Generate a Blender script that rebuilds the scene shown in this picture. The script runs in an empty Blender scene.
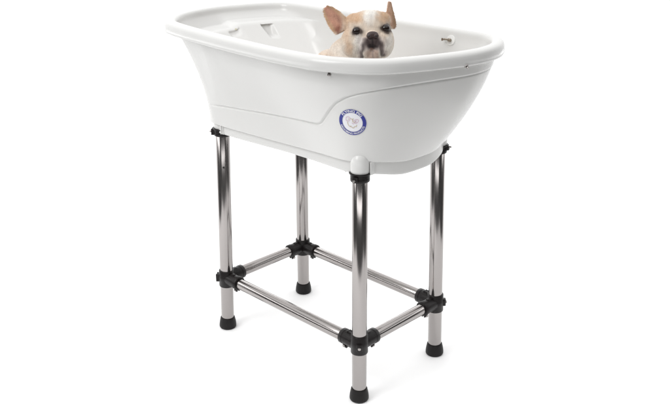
import bpy, bmesh, math, random
import numpy as np
from mathutils import Vector, Matrix
from mathutils.bvhtree import BVHTree
random.seed(4)
rng = np.random.default_rng(4)
C = bpy.context.scene.collection
S = bpy.context.scene

# ------------------------------------------------------------------ camera
CAM = np.array([1.1153, -1.2053, 1.1295]); YAW, PITCH, ROLL, FPX = 2.3488, 0.3816, -0.0032, 887.3
FW = np.array([math.cos(YAW)*math.cos(PITCH), math.sin(YAW)*math.cos(PITCH), -math.sin(PITCH)])
_r = np.cross(FW, [0, 0, 1]); _r /= np.linalg.norm(_r); _u = np.cross(_r, FW)
RT = math.cos(ROLL)*_r + math.sin(ROLL)*_u
UP = -math.sin(ROLL)*_r + math.cos(ROLL)*_u
cd = bpy.data.cameras.new('camera'); cam = bpy.data.objects.new('camera', cd); C.objects.link(cam)
cam.matrix_world = Matrix(((RT[0], UP[0], -FW[0], CAM[0]), (RT[1], UP[1], -FW[1], CAM[1]), (RT[2], UP[2], -FW[2], CAM[2]), (0, 0, 0, 1)))
cd.sensor_fit = 'HORIZONTAL'; cd.sensor_width = 36; cd.lens = 36*FPX/670; cd.clip_start = .02; cd.clip_end = 200
S.camera = cam

# ------------------------------------------------------------------ studio light
ROOM, WALL, CEIL, KEY, LOW = .09, 1.25, 1.33, 25, 2.5
w = bpy.data.worlds.new('World'); S.world = w; w.use_nodes = True
nt = w.node_tree; bg = nt.nodes['Background']
# world strength shaped as an unbuilt studio: white behind and above, dim behind camera
tcw = nt.nodes.new('ShaderNodeTexCoord')
def dotn(v):
    n = nt.nodes.new('ShaderNodeVectorMath'); n.operation = 'DOT_PRODUCT'; n.inputs[1].default_value = v
    nt.links.new(tcw.outputs['Generated'], n.inputs[0]); return n.outputs['Value']
def ramp(src, a, b, lo, hi):
    n = nt.nodes.new('ShaderNodeMapRange'); n.interpolation_type = 'SMOOTHSTEP'; n.inputs['From Min'].default_value = a; n.inputs['From Max'].default_value = b
    n.inputs['To Min'].default_value = lo; n.inputs['To Max'].default_value = hi; nt.links.new(src, n.inputs['Value']); return n.outputs['Result']
fxh, fyh = math.cos(YAW), math.sin(YAW)
front = ramp(dotn((fxh, fyh, 0)), .08, .50, ROOM, WALL)                  # towards the camera -> away from it
top = ramp(dotn((0, 0, 1)), .35, .8, 0, 1)
mx = nt.nodes.new('ShaderNodeMix'); nt.links.new(top, mx.inputs[0]); nt.links.new(front, mx.inputs[2]); mx.inputs[3].default_value = CEIL
bg.inputs['Color'].default_value = (1, 1, 1, 1); nt.links.new(mx.outputs[0], bg.inputs['Strength'])

def area(name, loc, target, sx, sy, power, col=(1, 1, 1)):
    ld = bpy.data.lights.new(name, 'AREA'); ld.shape = 'RECTANGLE'; ld.size = sx; ld.size_y = sy
    ld.energy = power; ld.color = col
    o = bpy.data.objects.new(name, ld); C.objects.link(o); o.location = loc
    d = Vector(target) - Vector(loc); o.rotation_euler = d.to_track_quat('-Z', 'Y').to_euler()
    return o
def polar(fwd, right, z): return (-.22+fxh*fwd+fyh*right, .13+fyh*fwd-fxh*right, z)   # metres from the tub, along and across the view
area('softbox_key', polar(-1.2, -1.5, 2.1), (-.25, .1, .5), 1.0, 1.3, KEY)
area('floor_fill_left', polar(.0, -1.15, .50), polar(0, -.1, 0), 1.6, .12, LOW)  # four unseen strips added to whiten the paper and lift shadow below the tub
area('floor_fill_right', polar(.2, 1.15, .50), polar(.1, .1, 0), 1.6, .12, LOW*.6)
area('floor_fill_back', polar(1.5, .0, .50), polar(.1, 0, 0), 2.0, .12, LOW)
area('floor_fill_front', polar(-1.0, -.1, .42), polar(0, 0, 0), 1.2, .10, LOW*.5)
S.view_settings.view_transform = 'Standard'; S.view_settings.look = 'None'
S.view_settings.exposure = 0; S.view_settings.gamma = 1

# ------------------------------------------------------------------ helpers
BASE = np.array([-.2261, .1314, 0.])
def mat(name, col, rough=.5, metal=0, spec=.5, bump=0, bscale=200, coat=0, var=0, sss=0, stretch=None):
    m = bpy.data.materials.new(name); m.use_nodes = True; t = m.node_tree; b = t.nodes['Principled BSDF']
    b.inputs['Base Color'].default_value = (*col, 1); b.inputs['Roughness'].default_value = rough
    b.inputs['Metallic'].default_value = metal; b.inputs['Specular IOR Level'].default_value = spec
    b.inputs['Coat Weight'].default_value = coat
    if sss: b.inputs['Subsurface Weight'].default_value = sss; b.inputs['Subsurface Radius'].default_value = (.01, .008, .007); b.inputs['Subsurface Scale'].default_value = .3
    tc = t.nodes.new('ShaderNodeTexCoord'); mp = t.nodes.new('ShaderNodeMapping'); t.links.new(tc.outputs['Object'], mp.inputs[0])
    if stretch: mp.inputs['Scale'].default_value = stretch
    n = t.nodes.new('ShaderNodeTexNoise'); n.inputs['Scale'].default_value = bscale; n.inputs['Detail'].default_value = 4
    t.links.new(mp.outputs[0], n.inputs['Vector'])
    if bump:
        bp = t.nodes.new('ShaderNodeBump'); bp.inputs['Strength'].default_value = bump; bp.inputs['Distance'].default_value = .001
        t.links.new(n.outputs[0], bp.inputs['Height']); t.links.new(bp.outputs[0], b.inputs['Normal'])
    if var:
        mr = t.nodes.new('ShaderNodeMapRange'); mr.inputs['To Min'].default_value = max(0, rough-var); mr.inputs['To Max'].default_value = rough+var
        n2 = t.nodes.new('ShaderNodeTexNoise'); n2.inputs['Scale'].default_value = 22; n2.inputs['Detail'].default_value = 5
        t.links.new(mp.outputs[0], n2.inputs['Vector']); t.links.new(n2.outputs[0], mr.inputs[0]); t.links.new(mr.outputs[0], b.inputs['Roughness'])
    return m
M_tub = mat('white_plastic', (.735, .732, .718), .22, spec=.42, bump=.04, bscale=60, var=.05)
M_chrome = mat('chrome_tube', (.365, .343, .335), .16, metal=1, bump=.05, bscale=40, var=.05, stretch=(1, 1, .15))
M_steel = mat('steel_screw', (.34, .32, .31), .25, metal=1)
M_black = mat('black_plastic', (.009, .007, .007), .36, spec=.28, bump=.25, bscale=400, var=.08)
M_rubber = mat('black_rubber', (.010, .009, .009), .5, spec=.25, bump=.35, bscale=500)
M_hole = mat('dark_hole', (.02, .02, .02), .7)
M_blue = mat('sticker_blue', (.022, .03, .27), .3)
M_white = mat('sticker_white', (.84, .84, .88), .3)
M_pink = mat('sticker_pink', (.70, .52, .62), .4)
M_gold = mat('sticker_gold', (.62, .52, .36), .4)
M_paper = mat('studio_paper', (.96, .96, .96), .9, spec=.1, bump=.05)
M_studio = mat('studio_floor', (.16, .15, .145), .6, bump=.1, bscale=30)
M_cream = mat('soap_recess', (.55, .53, .42), .5)
M_disc = mat('fitting_plastic', (.86, .86, .84), .3)
M_bronze = mat('brown_metal', (.30, .25, .20), .3, metal=1)

def empty(name, loc):
    o = bpy.data.objects.new(name, None); C.objects.link(o); o.location = loc; o.empty_display_size = .05; return o
def mesh_obj(name, V, F, mats, parent=None, base=BASE, smooth=True, fm=None, top=False):
    me = bpy.data.meshes.new(name); V = np.array(V, float)
    if parent is not None: V = V - base
    me.from_pydata(V.tolist(), [], [list(map(int, f)) for f in F]); me.update()
    if not isinstance(mats, (list, tuple)): mats = [mats]
    for m in mats: me.materials.append(m)
    me.polygons.foreach_set('use_smooth', [smooth]*len(me.polygons))
    if fm is not None: me.polygons.foreach_set('material_index', fm)
    o = bpy.data.objects.new(name, me); C.objects.link(o)
    if parent is not None: o.parent = parent
    return o
class MB:
    """collects tubes, lathes and boxes into one mesh"""
    def __init__(s): s.V = []; s.F = []; s.M = []
    def add(s, V, F, m=0):
        k = len(s.V); s.V += [list(v) for v in V]; s.F += [[i+k for i in f] for f in F]; s.M += [m]*len(F)
    def lathe(s, o, ax, prof, n=40, m=0):
        """prof: list of (radius, distance along axis)"""
        o = np.array(o, float); ax = np.array(ax, float); ax /= np.linalg.norm(ax)
        a = np.cross(ax, [0, 0, 1] if abs(ax[2]) < .9 else [1, 0, 0]); a /= np.linalg.norm(a); b = np.cross(ax, a)
        V = []; F = []
        for r, h in prof:
            for i in range(n):
                t = 2*math.pi*i/n; V.append(o+ax*h+r*(math.cos(t)*a+math.sin(t)*b))
        for j in range(len(prof)-1):
            for i in range(n):
                i2 = (i+1) % n; F.append([j*n+i, j*n+i2, (j+1)*n+i2, (j+1)*n+i])
        if prof[0][0] > 1e-6: F.append(list(range(n))[::-1])
        if prof[-1][0] > 1e-6: F.append([(len(prof)-1)*n+i for i in range(n)])
        s.add(V, F, m)
    def cyl(s, p, q, r, bev=.0012, n=36, m=0):
        p = np.array(p, float); q = np.array(q, float); L = np.linalg.norm(q-p)
        s.lathe(p, q-p, [(r-bev, 0), (r-bev*.3, bev*.3), (r, bev), (r, L-bev), (r-bev*.3, L-bev*.3), (r-bev, L)], n, m)
    def torus(s, c, ax, R, r, m=0, n=24, k=10):
        c = np.array(c, float); ax = np.array(ax, float); ax /= np.linalg.norm(ax)
        a = np.cross(ax, [0, 0, 1] if abs(ax[2]) < .9 else [1, 0, 0]); a /= np.linalg.norm(a); b = np.cross(ax, a)
        V = []; F = []
        for i in range(n):
            t = 2*math.pi*i/n; d = math.cos(t)*a+math.sin(t)*b
            for j in range(k):
                u = 2*math.pi*j/k; V.append(c+d*(R+r*math.cos(u))+ax*r*math.sin(u))
        for i in range(n):
            for j in range(k): F.append([i*k+j, ((i+1) % n)*k+j, ((i+1) % n)*k+(j+1) % k, i*k+(j+1) % k])
        s.add(V, F, m)
    def box(s, c, X, Y, Z, bev=.001, m=0):
        """box with half-vectors X Y Z, bevelled"""
        bm = bmesh.new(); bmesh.ops.create_cube(bm, size=2)
        X, Y, Z = [np.array(v, float) for v in (X, Y, Z)]
        for v in bm.verts: v.co = Vector(np.array(c)+v.co.x*X+v.co.y*Y+v.co.z*Z)
        bmesh.ops.bevel(bm, geom=list(bm.edges), offset=bev, segments=2, affect='EDGES', profile=.5)
        bm.verts.ensure_lookup_table()
        s.add([list(v.co) for v in bm.verts], [[v.index for v in f.verts] for f in bm.faces], m); bm.free()
    def build(s, name, mats, parent=None, base=BASE, smooth=True):
        o = mesh_obj(name, s.V, s.F, mats, parent, base, smooth, s.M)
        o.data.update()
        try:
            o.data.set_sharp_from_angle(angle=math.radians(40))
        except Exception: pass
        return o

Z0 = .0075    # level of the paper
# ------------------------------------------------------------------ surface: a sheet of white paper on the studio floor
def sheet(name, x0, x1, y0, y1, z, m, n=2):
    V = [(x, y, z) for x in np.linspace(x0, x1, n) for y in np.linspace(y0, y1, n)]
    F = [[i*n+j, (i+1)*n+j, (i+1)*n+j+1, i*n+j+1] for i in range(n-1) for j in range(n-1)]
    o = mesh_obj(name, V, F, m); return o
# paper lies squared to the camera axis
def rotsheet(name, a0, a1, b0, b1, z, m):
    fx = np.array([math.cos(YAW), math.sin(YAW)]); rx = np.array([fx[1], -fx[0]]); o = np.array([-.22, .13])
    V = [(*(o+fx*a+rx*b), z) for a, b in ((a0, b0), (a1, b0), (a1, b1), (a0, b1))]
    return mesh_obj(name, V, [[0, 3, 2, 1]], m)
def paper():
    fx = np.array([math.cos(YAW), math.sin(YAW)]); rx = np.array([fx[1], -fx[0]]); o = np.array([-.22, .13]); n = 24
    V = []; F = []
    for i in range(n+1):
        for j in range(n+1):
            a = -1.05+i/n*2.25; b = -1.05+j/n*2.1; q = o+fx*a+rx*b; V.append((q[0], q[1], Z0))
            
    for i in range(n):
        for j in range(n): F.append([i*(n+1)+j, i*(n+1)+j+1, (i+1)*(n+1)+j+1, (i+1)*(n+1)+j])
    return mesh_obj('ground', V, F, M_paper)
bd = paper(); bd['kind'] = 'structure'

# ------------------------------------------------------------------ the tub
tub = empty('pet_bath_tub', tuple(BASE))
tub['label'] = 'white plastic bath tub raised on a chrome tube stand with black joints'
tub['category'] = 'bath tub'

def closed_spline(P, N):
    P = np.array(P, float); n = len(P); out = []
    for i in range(n):
        p0, p1, p2, p3 = P[i-1], P[i], P[(i+1) % n], P[(i+2) % n]
        for t in np.linspace(0, 1, 24, endpoint=False):
            out.append(.5*((2*p1)+(-p0+p2)*t+(2*p0-5*p1+4*p2-p3)*t*t+(-p0+3*p1-3*p2+p3)*t**3))
    Q = np.array(out)
    for _ in range(30): Q = .5*Q+.25*np.roll(Q, 1, 0)+.25*np.roll(Q, -1, 0)
    d = np.r_[0, np.cumsum(np.linalg.norm(np.roll(Q, -1, 0)-Q, axis=1))]; Q2 = np.vstack([Q, Q[:1]])
    s = np.linspace(0, d[-1], N, endpoint=False)
    return np.stack([np.interp(s, d, Q2[:, 0]), np.interp(s, d, Q2[:, 1])], 1)
N = 800
TOP = closed_spline([(-.598, -.016), (-.554, -.053), (-.478, -.068), (-.40, -.075), (-.322, -.081), (-.24, -.084), (-.163, -.085), (-.084, -.080), (-.028, -.066),
    (.03, -.036), (.068, .002), (.097, .057), (.122, .120), (.137, .174), (.140, .221), (.130, .271), (.098, .321), (.050, .346), (-.01, .347), (-.08, .345),
    (-.2, .340), (-.33, .340), (-.455, .338), (-.52, .333), (-.567, .315), (-.60, .272), (-.622, .22), (-.640, .163), (-.643, .101), (-.630, .038)], N)
def normals(P):
    t = np.roll(P, -1, 0)-np.roll(P, 1, 0); t /= np.linalg.norm(t, axis=1)[:, None]; return np.stack([t[:, 1], -t[:, 0]], 1)
NR = normals(TOP)
x0, x1, y0, y1 = TOP[:, 0].min(), TOP[:, 0].max(), TOP[:, 1].min(), TOP[:, 1].max()
TC = np.array([(x0+x1)/2, (y0+y1)/2]); TH = np.array([(x1-x0)/2, (y1-y0)/2])
ang = np.unwrap(np.arctan2((TOP[:, 1]-TC[1])/TH[1], (TOP[:, 0]-TC[0])/TH[0]))
BO = closed_spline([(-.486, .131), (-.486, .06), (-.480, .012), (-.458, -.012), (-.41, -.016), (-.3, -.016), (-.2, -.016), (-.1, -.015), (-.035, -.013), (.0, .004), (.024, .036),
    (.037, .08), (.043, .135), (.040, .19), (.026, .235), (-.004, .268), (-.05, .278), (-.2, .278), (-.3, .278), (-.41, .278), (-.458, .274), (-.480, .25), (-.486, .20)], 2000)
bc = np.array([-.2215, .131]); bh = np.array([.2645, .147])
ba = np.arctan2((BO[:, 1]-bc[1])/bh[1], (BO[:, 0]-bc[0])/bh[0])
o_ = np.argsort(ba); ba = ba[o_]; BS = BO[o_]
ba3 = np.r_[ba-2*math.pi, ba, ba+2*math.pi]; BS3 = np.vstack([BS]*3)
am = (ang+math.pi) % (2*math.pi)-math.pi
BASEO = np.stack([np.interp(am, ba3, BS3[:, 0]), np.interp(am, ba3, BS3[:, 1])], 1)
BN = normals(BASEO)
wr = np.clip((TOP[:, 0]+.25)/.38, 0, 1); wr = wr*wr*(3-2*wr)           # 0 at the straight end, 1 at the round end
wl = np.clip((-.42-TOP[:, 0])/.2, 0, 1); wl = wl*wl*(3-2*wl)
inset_body = (.018+.012*wl)[:, None]
BT = TOP-NR*inset_body
ZB, ZT = .543, .741
_f = lambda v: np.clip(v, 0, 1)**2*(3-2*np.clip(v, 0, 1))
wB = _f((BASEO[:, 0]+.46)/.43)*_f((abs(BASEO[:, 1]-.131)-.03)/.09)      # the seam climbs towards the sockets at the round end
# moulded step that runs along each side: height of the step against x
LX = [-.60, -.4021, -.3361, -.267, -.2019, -.1384, -.1086, -.093, -.080, -.0716, -.0519, -.0331, -.0118, .0148, .0434, .065, .0824, .0969, .1053, .115]
LZ = [.569, .5921, .5978, .6044, .6093, .6147, .6165, .6180, .6225, .6314, .6542, .6737, .6874, .6976, .7050, .7090, .7115, .7130, .7135, .7135]
LXD = np.linspace(-.62, .13, 1500); LZD = np.interp(LXD, LX, LZ)
_k = np.hanning(41); _k /= _k.sum(); LZD = np.convolve(np.pad(LZD, 20, mode='edge'), _k, 'valid'); LSL = np.gradient(LZD, LXD)
def body_ring(t):
    g0 = t**1.8; g1 = 1-(1-t)**1.5
    g = ((1-wr)*g0+wr*g1)[:, None]
    P = BASEO+(BT-BASEO)*g
    z = (ZB+(ZT-ZB)*t)+.010*wB*(1-t)
    zl = np.interp(P[:, 0], LXD, LZD); sl = np.interp(P[:, 0], LXD, LSL)
    side = np.maximum(np.clip((abs(NR[:, 1])-.12)/.25, 0, 1), P[:, 0] > -.1)*np.clip((P[:, 0]+.455)/.03, 0, 1)
    dl = (z-zl)/np.sqrt(1+sl*sl); st = np.clip(dl/.004, 0, 1); st = st*st*(3-2*st)*.45-.80*np.exp(-((dl-.001)/.0019)**2)
    fall = np.clip((ZT-z)/.03, 0, 1)
    P = P+NR*(.0032*st*side*fall)[:, None]
    return P, z
rings = []; 
def ring(P, z): rings.append(np.column_stack([P, np.full(len(P), z) if np.isscalar(z) else z]))
cen = np.array([-.2215, .131])
zsk = .521-.008*wr+.012*wB                                                     # skirt bottom edge
for k in (.02, .3, .6, .9): ring(cen+(BASEO-cen)*k*.97, .529)
ring(BASEO-BN*.016, .529)
ring(BASEO-BN*.0145, zsk+.003); ring(BASEO-BN*.012, zsk+.0005); ring(BASEO-BN*.0085, zsk); ring(BASEO-BN*.0060, zsk+.0015); ring(BASEO-BN*.0062, zsk+.005)
ring(BASEO-BN*.0068, .5395+.010*wB); ring(BASEO-BN*.0066, .5422+.010*wB); ring(BASEO-BN*.0012, .5430+.010*wB); ring(BASEO-BN*.0002, .5440+.010*wB)
for t in np.r_[np.linspace(.012, .985, 150)]: ring(*body_ring(t))
NBODY1 = len(rings)
ring(BT, ZT); ring(TOP-NR*.010, .7400); ring(TOP-NR*.0045, .7395); ring(TOP-NR*.0018, .7405); ring(TOP-NR*.0004, .7430)
for a, b in ((.0000, .747), (.0001, .7530), (.0010, .7585), (.0032, .7625), (.0070, .7652), (.0125, .7665), (.0190, .7669), (.0235, .7659), (.0266, .7632), (.0282, .7590), (.0288, .7545)):
    ring(TOP-NR*a, b)
def boxring(a, b, c, d, z):
    u = (TOP-TC)/TH
    P = np.stack([(a+b)/2+u[:, 0]*(b-a)/2, (c+d)/2+u[:, 1]*(d-c)/2], 1)
    wl2 = np.clip((-.36-TOP[:, 0])/.2, 0, 1); k = np.maximum(np.clip((.748-z)/.06, 0, 1), wl2)[:, None]; k = k*k*(3-2*k)
    return _mix(P, k, z)
def _mix(P, k, z):
    P = P*k+(TOP-NR*(.0295+.28*(.748-z)))*(1-k)
    # soap ledge moulding on the straight end: two scoops cut into the sloping end wall
    return P
ring(TOP-NR*(.0295+.002*wl)[:, None], .748)
def inner(z):
    zs = [.570, .578, .590, .655, .7300, .7335, .7350, .7362, .740]
    A = [-.385, -.400, -.408, -.458, -.545, -.552, -.560, -.594, -.598]
    B = [.005, .025, .035, .072, .093, .0936, .0940, .0944, .096]
    Cc = [.022, .006, -.004, -.028, -.0495, -.0505, -.0510, -.0515, -.0525]
    D = [.240, .256, .266, .291, .3125, .3135, .3140, .3145, .3158]
    return [np.interp(z, zs, q) for q in (A, B, Cc, D)]
LEDGE = .008*_f((.165-TOP[:, 1])/.03)*np.clip((-.40-TOP[:, 0])/.1, 0, 1)
for z in (.740, .7375, .7362, .7356, .7350, .7343, .7335, .731, .7285):
    ring(boxring(*inner(z), z), z-LEDGE*np.clip((.745-z)/.006, 0, 1))
for z in np.linspace(.726, .585, 70):
    P = boxring(*inner(z), z)
    yy = P[:, 1]; lw = np.clip((-.38-P[:, 0])/.05, 0, 1)
    for yc, hw, zt, zb, dp in ((.220, .013, .738, .699, .024), (.135, .016, .732, .716, .008)):
        hz = hw*(.7+.5*(z-zb)/(zt-zb)); f = _f((hz+.003-abs(yy-yc))/.006)*_f((z-zb)/.004)*np.clip((zt-z)/(zt-zb), 0, 1)**.8
        P[:, 0] -= dp*f*lw
    ring(P, z-LEDGE*np.clip((z-.62)/.1, 0, 1))
for z in (.580, .575, .5715): ring(boxring(*inner(z), z), z)
fi = rings[-1][:, :2]; fc = np.array([-.19, .131])
ring(fc+(fi-fc)*.96, .5700)
for k in (.85, .6, .3, .02): ring(fc+(fi-fc)*k, .5693)
V = np.vstack(rings); F = []
nr = len(rings)
for j in range(nr-1):
    for i in range(N):
        i2 = (i+1) % N; F.append([j*N+i, j*N+i2, (j+1)*N+i2, (j+1)*N+i])
F.append(list(range(N))[::-1]); F.append([(nr-1)*N+i for i in range(N)])
mb = MB(); mb.add(V.tolist(), F)
# corner sockets over each leg, with thin ribs beside them
LW, WW = .4523, .2629
TOPC = {'A': (-LW+.0097, .0077), 'B': (-.0097, .0077), 'C': (-.0097, WW-.0077), 'D': (-LW+.0097, WW-.0077)}
FOOT = {'A': (-LW, 0), 'B': (0, 0), 'C': (0, WW), 'D': (-LW, WW)}
for k, (x, y) in TOPC.items():
    r = .0195
    prof = [(r-.001, .5300), (r, .5308)]+[(r, z) for z in (.536, .545)]+[(r*math.cos(a)**.8, .549+.023*math.sin(a)) for a in np.linspace(0, 1.5, 9)]+[(.0002, .5721)]
    mb.lathe((x, y, 0), (0, 0, 1), prof, 48)
    if k == 'A': ribs = [(x+.026, y-.014), (x+.021, y-.016)]
    elif k == 'B': ribs = [(x-.028, y-.008), (x+.0215, y+.012)]
    else: ribs = []
    for (rx_, ry_) in ribs: mb.box((rx_, ry_, .536 if k == 'A' else .540), (.0013, 0, 0), (0, .006, 0), (0, 0, .0135), .0006)
basin = mb.build('basin', M_tub, tub)
basin.data.set_sharp_from_angle(angle=math.radians(75))
bvh = BVHTree.FromPolygons([tuple(v) for v in V], F)

# ---- sticker with the emblem, shrunk onto the wall
def on_wall(p, d, off):
    h = bvh.ray_cast(Vector(p), Vector(d), 1.0)
    return (np.array(h[0])+np.array(h[1])*off*(1 if h[1].dot(Vector(d)) < 0 else -1)) if h[0] else np.array(p)
ray0 = FW+(352.3-335)/FPX*RT-(122.3-202)/FPX*UP
h = bvh.ray_cast(Vector(CAM), Vector(ray0).normalized(), 5)
SC = np.array(h[0]); SN = np.array(h[1]); SN = SN if SN@ray0 < 0 else -SN
SX = np.cross([0, 0, 1], SN); SX /= np.linalg.norm(SX); SY = np.cross(SN, SX)
if SX@RT < 0: SX = -SX
def stick(u, v, off): return on_wall(SC+SN*.05+SX*u+SY*v, -SN, off)
RS = .0276
sm = MB()
def disc(r0, r1, off, m, n=96, k=4, c=(0, 0)):
    V = []; F = []
    for j in range(k+1):
        r = r0+(r1-r0)*j/k
        for i in range(n):
            a = 2*math.pi*i/n; V.append(stick(c[0]+r*math.cos(a), c[1]+r*math.sin(a), off))
    for j in range(k):
        for i in range(n):
            i2 = (i+1) % n; F.append([j*n+i, (j+1)*n+i, (j+1)*n+i2, j*n+i2])
    sm.add(V, F, m)
disc(0.0001, RS, .0004, 1, k=8)
disc(RS*.735, RS*.985, .0008, 0)
def arc_text(txt, size, R, mid, span, m, flip=False):
    cu = bpy.data.curves.new('t', 'FONT'); cu.body = txt; cu.size = size; cu.align_x = 'CENTER'; cu.offset = size*.018
    to = bpy.data.objects.new('t', cu); C.objects.link(to)
    dg = bpy.context.evaluated_depsgraph_get(); me = bpy.data.meshes.new_from_object(to.evaluated_get(dg))
    P = np.array([v.co[:] for v in me.vertices]); Fs = [list(p.vertices) for p in me.polygons]
    bpy.data.objects.remove(to); bpy.data.curves.remove(cu); bpy.data.meshes.remove(me)
    wd = P[:, 0].max()-P[:, 0].min(); cx = (P[:, 0].max()+P[:, 0].min())/2
    out = []
    for x, y, _ in P:
        t = (x-cx)/wd*span
        if not flip: a = mid-t; r = R+y
        else: a = mid+t; r = R-y
        out.append(stick(r*math.cos(a), r*math.sin(a), .0012))
    sm.add(out, Fs, m)
arc_text('FLYING PIG', RS*.25, RS*.775, math.pi*.5, 1.9, 1)
arc_text('GROOMING PRODUCTS', RS*.19, RS*.92, -math.pi*.5, 2.5, 1, True)
def stroke(P, wd, m, off=.0009):
    P = closed_or_open(P); n = len(P); V = []
    for i in range(n):
        d = P[min(i+1, n-1)]-P[max(i-1, 0)]; d = d/(np.linalg.norm(d)+1e-9); q = np.array([-d[1], d[0]])
        V += [stick(*((P[i]+q*wd)*RS), off), stick(*((P[i]-q*wd)*RS), off)]
    sm.add(V, [[2*i, 2*i+1, 2*i+3, 2*i+2] for i in range(n-1)], m)
def closed_or_open(P):
    P = np.array(P, float); P = np.vstack([2*P[0]-P[1], P, 2*P[-1]-P[-2]]); out = []
    for i in range(1, len(P)-2):
        p0, p1, p2, p3 = P[i-1:i+3]
        for t in np.linspace(0, 1, 8, endpoint=False):
            out.append(.5*((2*p1)+(-p0+p2)*t+(2*p0-5*p1+4*p2-p3)*t*t+(-p0+3*p1-3*p2+p3)*t**3))
    return np.array(out)
for P, m_ in (([(-.46, .22), (-.40, .36), (-.22, .38), (-.16, .22), (-.26, .08), (-.42, .10), (-.46, .22)], 2),
              ([(-.12, .30), (.02, .22), (.10, .30), (.02, .12), (.12, .02), (.26, .10)], 3),
              ([(.06, .10), (.30, .24), (.46, .20), (.40, .04), (.22, -.06), (.10, .02)], 2),
              ([(-.34, .02), (-.30, -.22), (-.16, -.36), (-.12, -.30), (-.02, -.40), (.10, -.42), (.14, -.32), (.28, -.30), (.32, -.14)], 3),
              ([(-.30, .20), (-.26, .24), (-.22, .20)], 3), ([(-.02, -.02), (.04, -.10), (.14, -.08)], 2),
              ([(.30, .16), (.22, .08), (.32, .02)], 2)):
    stroke(P, .022, m_)
st = sm.build('round_sticker', [M_blue, M_white, M_pink, M_gold], basin, base=BASE)
st['label'] = 'round blue and white sticker with a flying pig emblem'
st.location = (0, 0, 0)

def wall_hit(px, py):
    d = FW+(px-335)/FPX*RT-(py-202)/FPX*UP; h = bvh.ray_cast(Vector(CAM), Vector(d).normalized(), 5)
    n = np.array(h[1]); return np.array(h[0]), (n if n@d < 0 else -n)
# screw heads under the rim (two seen, same on the far side)
for (x, z) in ((-.062, .7275), (.118, .7285)):
    i = None
for px, py in ((329.5, 74.3), (466.5, 66.2)):
    p, n = wall_hit(px, py); s_ = MB()
    s_.lathe(p-n*.001, n, [(.0042, 0), (.0042, .0020), (.0036, .0028), (.0012, .0031)], 6)
    s_.cyl(p+n*.002, p+n*.0062, .0022, .0004, 16)
    s_.build('screw', M_steel, basin)
# leash ring on its round white plate, inside the far wall
p, n = wall_hit(451, 40.5); s_ = MB()
s_.lathe(p-n*.002, n, [(.0115, 0), (.0115, .003), (.0102, .0046), (.0001, .0050)], 40)
fit = s_.build('fitting_plate', M_disc, basin)
s_ = MB(); q = p+n*.004; sd = np.cross(n, [0, 0, 1]); sd /= np.linalg.norm(sd); sd = sd if sd@RT < 0 else -sd
s_.cyl(q-n*.002, q+n*.006, .0035, .0006, 20); s_.torus(q+n*.008+sd*.003, (0, .3, 1), .0054, .0018)
s_.cyl(q+n*.007+sd*.004, q+n*.007+sd*.0150+np.array([0, 0, -.0015]), .0016, .0004, 12)
s_.cyl(q+n*.007+sd*.0155+np.array([0, 0, -.004]), q+n*.007+sd*.0155+np.array([0, 0, .0015]), .0022, .0004, 12)
s_.build('leash_ring', M_bronze, basin)
# drain stopper in the tub floor
s_ = MB(); s_.lathe((-.02, .131, .568), (0, 0, 1), [(.022, 0), (.022, .003), (.019, .0045), (.008, .0045), (.006, .003), (.0001, .003)], 40); s_.build('drain', M_steel, basin)
# small screw in the end tray
p, n = wall_hit(236, 29.3); s_ = MB(); s_.lathe(p-n*.001, n, [(.0030, 0), (.0030, .0012), (.0012, .0016)], 12); s_.build('screw', M_cream, basin)

# ---- stand: legs, feet, collars, joints, rails
ZJ = .145
def legpt(k, z):
    t = z/.52; a = np.array(FOOT[k]); b = np.array(TOPC[k]); return np.array([*(a+(b-a)*t), z])
nb = {'A': 'BD', 'B': 'AC', 'C': 'BD', 'D': 'AC'}
for k in 'ABCD':
    l = MB(); l.cyl(legpt(k, .012), legpt(k, .534), .0158, .001, 48)
    leg = l.build('leg', M_chrome, tub)
    ax = legpt(k, .5)-legpt(k, 0); ax /= np.linalg.norm(ax)
    f = MB(); f.lathe(legpt(k, Z0+.0002), ax, [(.0180, 0), (.0200, .0008), (.0210, .003), (.0211, .007), (.0204, .014), (.0191, .021), (.0182, .0245), (.0179, .0268), (.0172, .0280), (.0158, .0282)], 48)
    f.build('rubber_foot', M_rubber, leg)
    c = MB()
    c.lathe(legpt(k, .5112), ax, [(.0165, 0), (.0192, .0004), (.0198, .0016), (.0198, .0062), (.0190, .0068), (.0190, .0078), (.0198, .0084), (.0198, .0158), (.0190, .0166), (.0165, .0168)], 48)
    c.lathe(legpt(k, .5282), ax, [(.0170, -.0012), (.0222, -.0010), (.0226, 0), (.0222, .0012), (.0170, .0014)], 48)
    out = np.array([legpt(k, 0)[0]+LW/2, legpt(k, 0)[1]-WW/2, 0]); out /= np.linalg.norm(out)
    # clamp lug with a screw through it
    dirs = {'A': np.array([-.78, -.62, 0]), 'B': np.array([.3, -.95, 0]), 'C': np.array([.88, .40, .22]), 'D': np.array([-.6, .8, 0])}[k]
    dirs = dirs/np.linalg.norm(dirs); tn = np.cross([0, 0, 1], dirs); tn /= np.linalg.norm(tn); up = np.cross(dirs, tn)
    cc = legpt(k, .5197)+dirs*.0205
    c.box(cc, dirs*.0042, tn*.0052, up*.0062, .0012)
    col = c.build('clamp_collar', M_black, leg)
    s_ = MB(); s_.cyl(cc+dirs*.003, cc+dirs*.0098, .0024, .0005, 14); s_.build('screw', M_steel, leg)
    if k == 'A':
        s_ = MB(); v = CAM-legpt(k, .44); v[2] = 0; v /= np.linalg.norm(v); a0 = legpt(k, .437)+v*.0150
        s_.lathe(a0, v, [(.0026, 0), (.0026, .0010), (.0016, .0018), (.0001, .0020)], 16); s_.build('lock_button', M_hole, leg)
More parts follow.
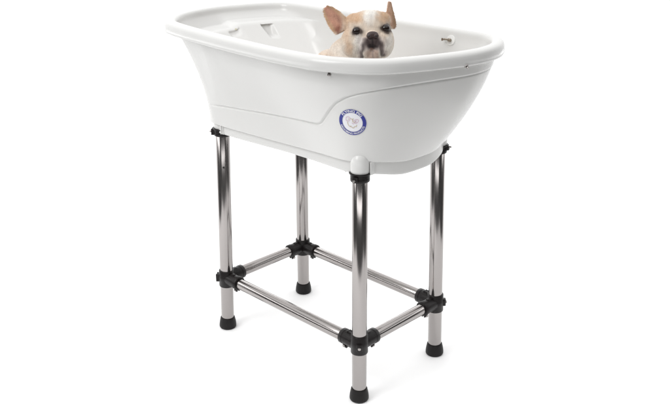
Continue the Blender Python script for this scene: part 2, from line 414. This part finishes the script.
for k in 'ABCD':
    j = MB(); c0 = legpt(k, ZJ); ax = legpt(k, .5)-legpt(k, 0); ax /= np.linalg.norm(ax)
    j.lathe(c0, ax, [(.0160, -.0215), (.0180, -.0210), (.0186, -.0198), (.0186, -.0060), (.0191, -.0050), (.0191, .0050), (.0186, .0060), (.0186, .0198), (.0180, .0210), (.0160, .0215)], 48)
    screws = []
    for q in nb[k]:
        c1 = legpt(q, ZJ); d = c1-c0; d /= np.linalg.norm(d); tn = np.cross([0, 0, 1], d); up = np.array([0, 0, 1.])
        a0 = c0+d*.006
        j.lathe(a0, d, [(.0150, 0), (.0163, .008), (.0161, .034), (.0170, .0348), (.0170, .0425), (.0162, .0436), (.0134, .0440)], 40)
        # gusset web between upright sleeve and rail sleeve
        j.box(c0+d*.022, d*.009, tn*.0045, up*.0178, .0012)
        # clamp lugs hanging below the rail sleeve
        for sgn in (-1, 1): j.box(c0+d*.0385-up*.0180+tn*.0036*sgn, d*.0052, tn*.0018, up*.0052, .0008)
        screws.append((c0+d*.0385-up*.0190, tn))
    out = np.array([c0[0]+LW/2, (c0[1]-WW/2)*1.4, 0]); 
    out = {'A': np.array([-.80, -.6, 0]), 'B': np.array([.68, -.73, 0]), 'C': np.array([.72, .69, 0]), 'D': np.array([-.7, .7, 0])}[k]; out /= np.linalg.norm(out)
    tn = np.cross([0, 0, 1], out)
    j.box(c0+out*.0200, out*.0040, tn*.0060, np.array([0, 0, .0085]), .0015)
    jo = j.build('corner_joint', M_black, tub)
    s_ = MB(); s_.cyl(c0+out*.0235, c0+out*.0263, .0034, .0006, 20); s_.build('screw', M_steel, jo)
    for p_, t_ in screws:
        s_ = MB(); s_.cyl(p_-t_*.0085, p_+t_*.0085, .0021, .0005, 14); s_.lathe(p_+t_*.006, t_, [(.0036, 0), (.0036, .0024), (.003, .003)], 6); s_.build('screw', M_steel, jo)
for a, b in ('AB', 'BC', 'CD', 'DA'):
    p, q = legpt(a, ZJ), legpt(b, ZJ); d = (q-p)/np.linalg.norm(q-p)
    r = MB(); r.cyl(p+d*.018, q-d*.018, .0133, .001, 48); r.build('rail', M_chrome, tub)

# ------------------------------------------------------------------ the dog
HP = CAM.copy(); d_ = FW+(370-335)/FPX*RT-(36-202)/FPX*UP
HC = CAM+d_*((.105-CAM[1])/d_[1]); DEPTH = (HC-CAM)@FW; PX = DEPTH/FPX
# head frame: r right as seen by the viewer, u up, f the way the dog faces
HR, HU, HF = RT, UP, -FW
def hp(x, y, f=0):
    # x, y across and up the face as the dog looks at the viewer, f towards the viewer
    k = 1-f*PX/DEPTH; return HC+HF*f*PX+HR*((x-370)*PX*k+(370-335)*PX*(k-1))+HU*((36-y)*PX*k+(202-36)*PX*(k-1))
def ico(c, rx, ry, rz, axes=None, sub=4, tilt=0):
    bm = bmesh.new(); bmesh.ops.create_icosphere(bm, subdivisions=sub, radius=1)
    A = axes or (HR, HU, HF); A = [np.array(a, float) for a in A]
    if tilt:
        c_, s__ = math.cos(tilt), math.sin(tilt); A = [A[0]*c_+A[1]*s__, -A[0]*s__+A[1]*c_, A[2]]
    V = [np.array(c)+A[0]*v.co.x*rx+A[1]*v.co.y*ry+A[2]*v.co.z*rz for v in bm.verts]
    F = [[v.index for v in f.verts] for f in bm.faces]; bm.free(); return V, F
db = MB()
def E(x, y, f, rx, ry, rz, tilt=0): db.add(*ico(hp(x, y, f), rx*PX, ry*PX, rz*PX, tilt=tilt))
# skull, brow, cheeks, muzzle with two flews and a chin
E(368, 32, -6, 23, 21.5, 21, .06)
E(355.5, 24.5, -8, 12, 11, 12, .1); E(381, 22, -9, 11, 10, 12, .1); E(369, 20, -8, 19, 9.5, 14, .06); E(369, 23, -1, 15, 12, 13)
E(354, 43, -2, 13.5, 16, 16); E(383, 42, -2, 11, 16, 15)
E(368, 48, -4, 22, 15, 17)
E(373, 42, 10, 9, 9, 9)
E(365.6, 47.0, 11, 6.6, 10, 8.5, .18); E(380.2, 46.5, 11, 6.2, 10, 8.5, -.18)
E(373, 55, 7, 7.5, 7, 9)
E(372.6, 35.3, 15.5, 6.2, 4.2, 5.2)
E(372, 27, 9, 5, 5, 4)
# neck, shoulders, chest, back and haunches, legs: the dog sits turned a little to the left
AX = (np.array([1., 0, 0]), np.array([0, 1., 0]), np.array([0, 0, 1.]))
def W(c, r): db.add(*ico(c, *r, axes=AX))
def seg(a, b, ra, rb, n=9):
    a = np.array(a, float); b = np.array(b, float)
    for t in np.linspace(0, 1, n): q = a+(b-a)*t; r = ra+(rb-ra)*t; db.add(*ico(q, r, r, r, axes=AX, sub=3))
nk = hp(350, 60, -24)
seg(hp(364, 46, -10), nk, 19*PX, 24*PX)
sh = hp(345, 76, -34); seg(nk, sh, 24*PX, 27*PX)
E(331, 62, -32, 16, 13, 16)
ft = .5735
rear = np.array([sh[0]-.09, sh[1]+.03, ft+.062]); seg(sh, rear, .050, .058)
fwd = np.array([HF[0], HF[1], 0]); fwd /= np.linalg.norm(fwd); sid = np.array([-fwd[1], fwd[0], 0])
for s__ in (-1, 1):
    e = sh+sid*s__*.030+fwd*.022; e[2] -= .02; kx = e.copy(); kx[2] = ft+.065; kx += fwd*.006
    pw = kx.copy(); pw[2] = ft+.012; seg(e, kx, .021, .014); seg(kx, pw, .014, .0115); seg(pw, pw+fwd*.016-np.array([0, 0, .001]), .0118, .0105, 5)
    h0 = rear+sid*s__*.034; h0[2] = ft+.055; kn = h0+fwd*.050; kn[2] = ft+.052; seg(h0, kn, .034, .022)
    hk = kn-fwd*.045+sid*s__*.006; hk[2] = ft+.018; seg(kn, hk, .020, .012); seg(hk, hk+fwd*.055-np.array([0, 0, .005]), .0125, .0110, 7)
seg(rear-fwd*.05, rear-fwd*.065+np.array([0, 0, .008]), .014, .009, 4)
# ears
def ear(base, tip, side, wprof, cup, face, thick):
    """leaf from base to tip; base/tip (x,y,f) in head units, side = half-width direction, face = direction the cup opens"""
    na, nb_ = 26, 14; b0 = hp(*base); t0 = hp(*tip); side = np.array(side, float); face = np.array(face, float)
    V = []; 
    for sgn in (1, -1):
        for i in range(na+1):
            a = i/na; wd = np.interp(a, *zip(*wprof))*PX
            for j in range(nb_+1):
                b = -1+2*j/nb_
                e = (1-abs(b)**3)
                V.append(b0+(t0-b0)*a+side*wd*b+face*(cup*PX*(b*b)*(1-.5*a)+sgn*thick*PX*(.25+.75*e)*(1.15-a*.55)))
    F = []; K = (na+1)*(nb_+1); q = lambda s_, i, j: s_*K+i*(nb_+1)+j
    for s_ in (0, 1):
        for i in range(na):
            for j in range(nb_):
                f = [q(s_, i, j), q(s_, i+1, j), q(s_, i+1, j+1), q(s_, i, j+1)]; F.append(f if s_ else f[::-1])
    for i in range(na):
        for j, rv in ((0, 0), (nb_, 1)):
            f = [q(0, i, j), q(0, i+1, j), q(1, i+1, j), q(1, i, j)]; F.append(f[::-1] if rv else f)
    for j in range(nb_):
        for i, rv in ((0, 1), (na, 0)):
            f = [q(0, i, j), q(0, i, j+1), q(1, i, j+1), q(1, i, j)]; F.append(f[::-1] if rv else f)
    db.add(V, F)
ear((345, 30, -8), (325.5, 7.2, -10), HR*.76+HU*.65, [(0, 10.0), (.25, 10.0), (.5, 9.0), (.75, 7.0), (.9, 4.8), (1, 2.4)], 7.5, HF*.95-HR*.3, 1.25)
ear((389.5, 29, -9), (389, 1.5, -13), HR*.82-HF*.5, [(-.01, 2.5), (.0, 4.5), (.08, 6.6), (.16, 7.3), (.3, 6.8), (.55, 5.4), (.75, 3.8), (.9, 2.8), (1, 1.6)], 2.5, HF*.8+HR*.6, 1.4)
tmp = mesh_obj('tmp', db.V, db.F, M_white)
rm = tmp.modifiers.new('r', 'REMESH'); rm.mode = 'VOXEL'; rm.voxel_size = .00115; rm.use_smooth_shade = True
sm_ = tmp.modifiers.new('s', 'SMOOTH'); sm_.factor = .5; sm_.iterations = 8
dg = bpy.context.evaluated_depsgraph_get(); me = bpy.data.meshes.new_from_object(tmp.evaluated_get(dg))
P = np.empty(len(me.vertices)*3); me.vertices.foreach_get('co', P); P = P.reshape(-1, 3)
NN = np.empty(len(me.vertices)*3); me.vertices.foreach_get('normal', NN); NN = NN.reshape(-1, 3)
Fq = [list(p.vertices) for p in me.polygons]
bpy.data.objects.remove(tmp); bpy.data.meshes.remove(me)
def sst(x, a, b):
    t = np.clip((x-a)/(b-a), 0, 1); return t*t*(3-2*t)
def srgb(r, g, b): return np.array([((c/255+.055)/1.055)**2.4 if c > 10 else c/3294 for c in (r, g, b)])
CREAM = srgb(226, 211, 194); TAN = srgb(203, 163, 124); WHITE = srgb(240, 237, 232); DARK = srgb(56, 42, 42); PINK = srgb(206, 156, 136); BROWN = srgb(74, 50, 42); CHIN = srgb(190, 166, 152); GREY = srgb(164, 150, 148)
def vnoise(P, sc, seed):
    r = np.random.default_rng(seed); out = np.zeros(len(P))
    for _ in range(10):
        k = r.normal(size=3)*sc; out += np.sin(P@k+r.uniform(0, 6.28))
    return out/10**.5*.7
def colour(P, NN):
    d = P-HC; f = (d@HF)/PX; k_ = 1-f*PX/DEPTH; x = 335+(35+(d@HR)/PX)/k_; y = 202-(166+(d@HU)/PX)/k_; nf = NN@HF
    n1 = vnoise(P, 180, 1)*1.6; n2 = vnoise(P, 600, 2); x1 = x+n1; y1 = y+n1*.8
    c = np.tile(CREAM, (len(P), 1))
    def mix(k, col, w):
        w = np.clip(w, 0, 1)[:, None]; return k*(1-w)+col*w
    head = sst(f, -34, -20)
    c = mix(c, WHITE, .45*sst(y1, 38, 52)*head)                                       # pale jaw and cheeks
    el = lambda cx, cy, rx, ry, s=.35: 1-sst(np.sqrt(((x1-cx)/rx)**2+((y1-cy)/ry)**2), 1-s, 1+s)
    c = mix(c, TAN, .75*el(353, 17, 9, 7, .6)); c = mix(c, TAN, .75*el(384, 16, 6, 7, .6)); c = mix(c, TAN, .55*el(348.5, 48, 3.6, 7, .6)*sst(f, -14, -6)); c = mix(c, TAN, .4*el(346, 30, 3.5, 12, .6))
    c = mix(c, TAN, .6*sst(y1, 46, 60)*(1-sst(x, 324, 342)))
    c = mix(c, WHITE, .9*el(370, 14, 5.5, 11, .6)); c = mix(c, WHITE, .8*el(359, 43, 4.5, 9, .5)); c = mix(c, WHITE, .7*el(389, 42, 4, 9, .5))
    fr = sst(f, 0, 5)
    c = mix(c, BROWN, .55*el(356.4, 31.4, 6.4, 5.6, .4)*sst(f, -8, -2)); c = mix(c, BROWN, .55*el(385.6, 27.8, 5.9, 5.6, .4)*sst(f, -8, -2))
    c = mix(c, BROWN*.5, .9*el(356.2, 31.2, 5.0, 4.7, .2)*sst(f, -8, -2)); c = mix(c, BROWN*.5, .9*el(385.8, 27.9, 4.9, 4.6, .2)*sst(f, -8, -2))
    c = mix(c, GREY, .75*el(372.8, 44, 12.5, 9, .45)*fr)
    c = mix(c, DARK, .95*el(372.8, 42.3, 8.6, 7.2, .35)*fr)
    lx = np.abs(x1-372.8+.6)
    c = mix(c, DARK, .85*(1-sst(np.abs(lx-8.9-(y-46)*.17), .9, 3.4))*sst(y, 40, 46)*(1-sst(y, 60, 66))*fr)   # dark lips running down each flew
    c = mix(c, GREY, .5*(1-sst(np.abs(lx-11.5-(y-46)*.2), .9, 3.6))*sst(y, 42, 50)*fr)
    c = mix(c, CHIN, .9*(1-sst(lx, 4.4, 7.8))*sst(y1, 48.5, 51.5)*fr)
    c = mix(c, GREY*.7, .55*(1-sst(np.abs(x1-372.6), .3, 1.5))*sst(y1, 49, 51)*fr)
    c = mix(c, DARK*.35, .9*el(372.6, 46.6, 4.6, 1.7, .5)*fr)
    c = mix(c, DARK*.35, .8*(1-sst(np.abs(x-372.6), .3, 1.3))*sst(y, 38, 39.5)*(1-sst(y, 46, 48))*fr)
    c = mix(c, PINK*.55, .5*el(371.5, 49.2, 2.2, 1.0, .5)*fr)
    # ears
    el_in = (1-sst(x, 338, 345))*(y < 38.5)*(f > -26)
    ax_ = ((x-345)*(325.5-345)+(y-30)*(7.2-30))/((325.5-345)**2+(7.2-30)**2)
    bx_ = ((x-345)*.76-(y-30)*.65)/np.interp(ax_, [0, .25, .5, .75, .9, 1], [10, 10, 9, 7, 4.8, 2.4])
    c = mix(c, TAN, .8*el_in*sst(ax_, .05, .25))
    c = mix(c, PINK, .85*el_in*sst(ax_, .02, .2)*(1-sst(np.abs(bx_+.05), .45, .85))*(nf > .1))
    c = mix(c, PINK*.62, .7*el_in*(1-sst(np.abs(bx_-.15-.5*(ax_-.3)), .05, .35))*(1-sst(ax_, .3, .75))*(nf > 0))  # shade of the inner ear fold put into the coat colour
    c = mix(c, srgb(128, 70, 52), .75*el_in*(1-sst(np.abs(ax_-.12), .06, .22))*(1-sst(np.abs(bx_+.5), .2, .6))*(nf > 0))
    er = sst(x, 381, 384)*(y < 14.5+(x-382)*1.3)*(f < -3)
    c = mix(c, .5*TAN+.5*PINK, .75*er); c = mix(c, TAN*.5, .7*er*sst(np.abs(x-388.5-(y-10)*.12), 1.6, 4.2))
    return np.clip(c*(1+.07*n2[:, None]), 0, 1)
col = colour(P, NN)
# short coat: fine hairs laid back along the skin, part of the same surface
vis = np.where((P[:, 2] > .70))[0]
idx = rng.choice(vis, size=min(60000, len(vis)), replace=True)
d = P[idx]-HC; fx = (d@HR)/PX; fy = (d@HU)/PX; ff = (d@HF)/PX
keep = ~((np.abs(fx-2.6) < 9) & (fy < 6) & (fy > -8) & (ff > 6)) & ~((np.hypot(fx+13.4, fy-5) < 5)) & ~((np.hypot(fx-15.6, fy-8) < 5)); idx = idx[keep]
p = P[idx]; n = NN[idx]; flow = np.tile(-HF*.6-HU*.5, (len(idx), 1))+rng.normal(scale=.25, size=(len(idx), 3))
flow -= n*(flow*n).sum(1)[:, None]; flow /= np.linalg.norm(flow, axis=1)[:, None]+1e-9
L = rng.uniform(.0016, .0032, len(idx))[:, None]; sd = np.cross(n, flow); wd = .0002
jit = rng.uniform(-.0007, .0007, (len(idx), 1))*sd
a = p+jit-n*.0002-sd*wd; b = p+jit-n*.0002+sd*wd; tipp = p+jit+flow*L*.9+n*L*.38
hv = np.stack([a, b, tipp], 1).reshape(-1, 3); hc = np.repeat(col[idx]*rng.uniform(.70, 1.20, (len(idx), 1)), 3, 0)
k0 = len(P); hf = [[k0+3*i, k0+3*i+1, k0+3*i+2] for i in range(len(idx))]
dog = empty('dog', (HC[0]-.05, HC[1]+.03, ft)); DB = np.array([HC[0]-.05, HC[1]+.03, ft])
dog['label'] = 'cream french bulldog with one ear out sideways peering over the tub rim'; dog['category'] = 'dog'
M_fur = bpy.data.materials.new('dog_coat'); M_fur.use_nodes = True; t = M_fur.node_tree; b_ = t.nodes['Principled BSDF']
at = t.nodes.new('ShaderNodeVertexColor'); at.layer_name = 'coat'; t.links.new(at.outputs[0], b_.inputs['Base Color'])
b_.inputs['Roughness'].default_value = .62; b_.inputs['Specular IOR Level'].default_value = .3; b_.inputs['Sheen Weight'].default_value = .15
bo = mesh_obj('body', np.vstack([P, hv]), Fq+hf, M_fur, dog, DB)
ca = bo.data.color_attributes.new('coat', 'FLOAT_COLOR', 'POINT')
ca.data.foreach_set('color', np.column_stack([np.clip(np.vstack([col, hc]), 0, 1), np.ones(len(P)+len(hv))]).astype(np.float32).ravel())
# eyes and nose leather
M_eye = mat('eye_dark', (.014, .007, .005), .07, spec=.5)
M_nose = mat('nose_leather', (.055, .032, .030), .35, bump=.5, bscale=900)
dbv = BVHTree.FromPolygons([tuple(v) for v in P], Fq)
def face_at(x, y):
    o_ = hp(x, y, 60); h = dbv.ray_cast(Vector(o_), Vector(hp(x, y, 0)-o_).normalized(), 1); return (np.array(h[0])-HC)@HF/PX
for ex, ey in ((356.5, 31.3), (385.6, 28.5)):
    f_ = face_at(ex, ey)+(.9 if ex > 370 else 0); e = MB(); e.add(*ico(hp(ex, ey, f_-1.2), 4.3*PX, 4.1*PX, 3.9*PX))
    e.build('eye', M_eye, bo, base=DB)
f_ = face_at(372.6, 35.3); e = MB()
e.add(*ico(hp(372.6, 34.6, f_-1.2), 5.6*PX, 3.2*PX, 2.2*PX)); e.add(*ico(hp(369.4, 36.0, f_-.8), 2.9*PX, 2.6*PX, 2.0*PX)); e.add(*ico(hp(375.8, 35.8, f_-.8), 2.9*PX, 2.6*PX, 2.0*PX))
e.build('nose', M_nose, bo, base=DB)
for nx in (369.6, 375.6):
    pass
e = MB()
for nx, tl in ((369.2, .3), (375.9, -.3)): e.add(*ico(hp(nx, 36.1, f_+.75), 1.25*PX, .85*PX, .6*PX, tilt=tl))
e.build('nostrils', M_hole, bo, base=DB)
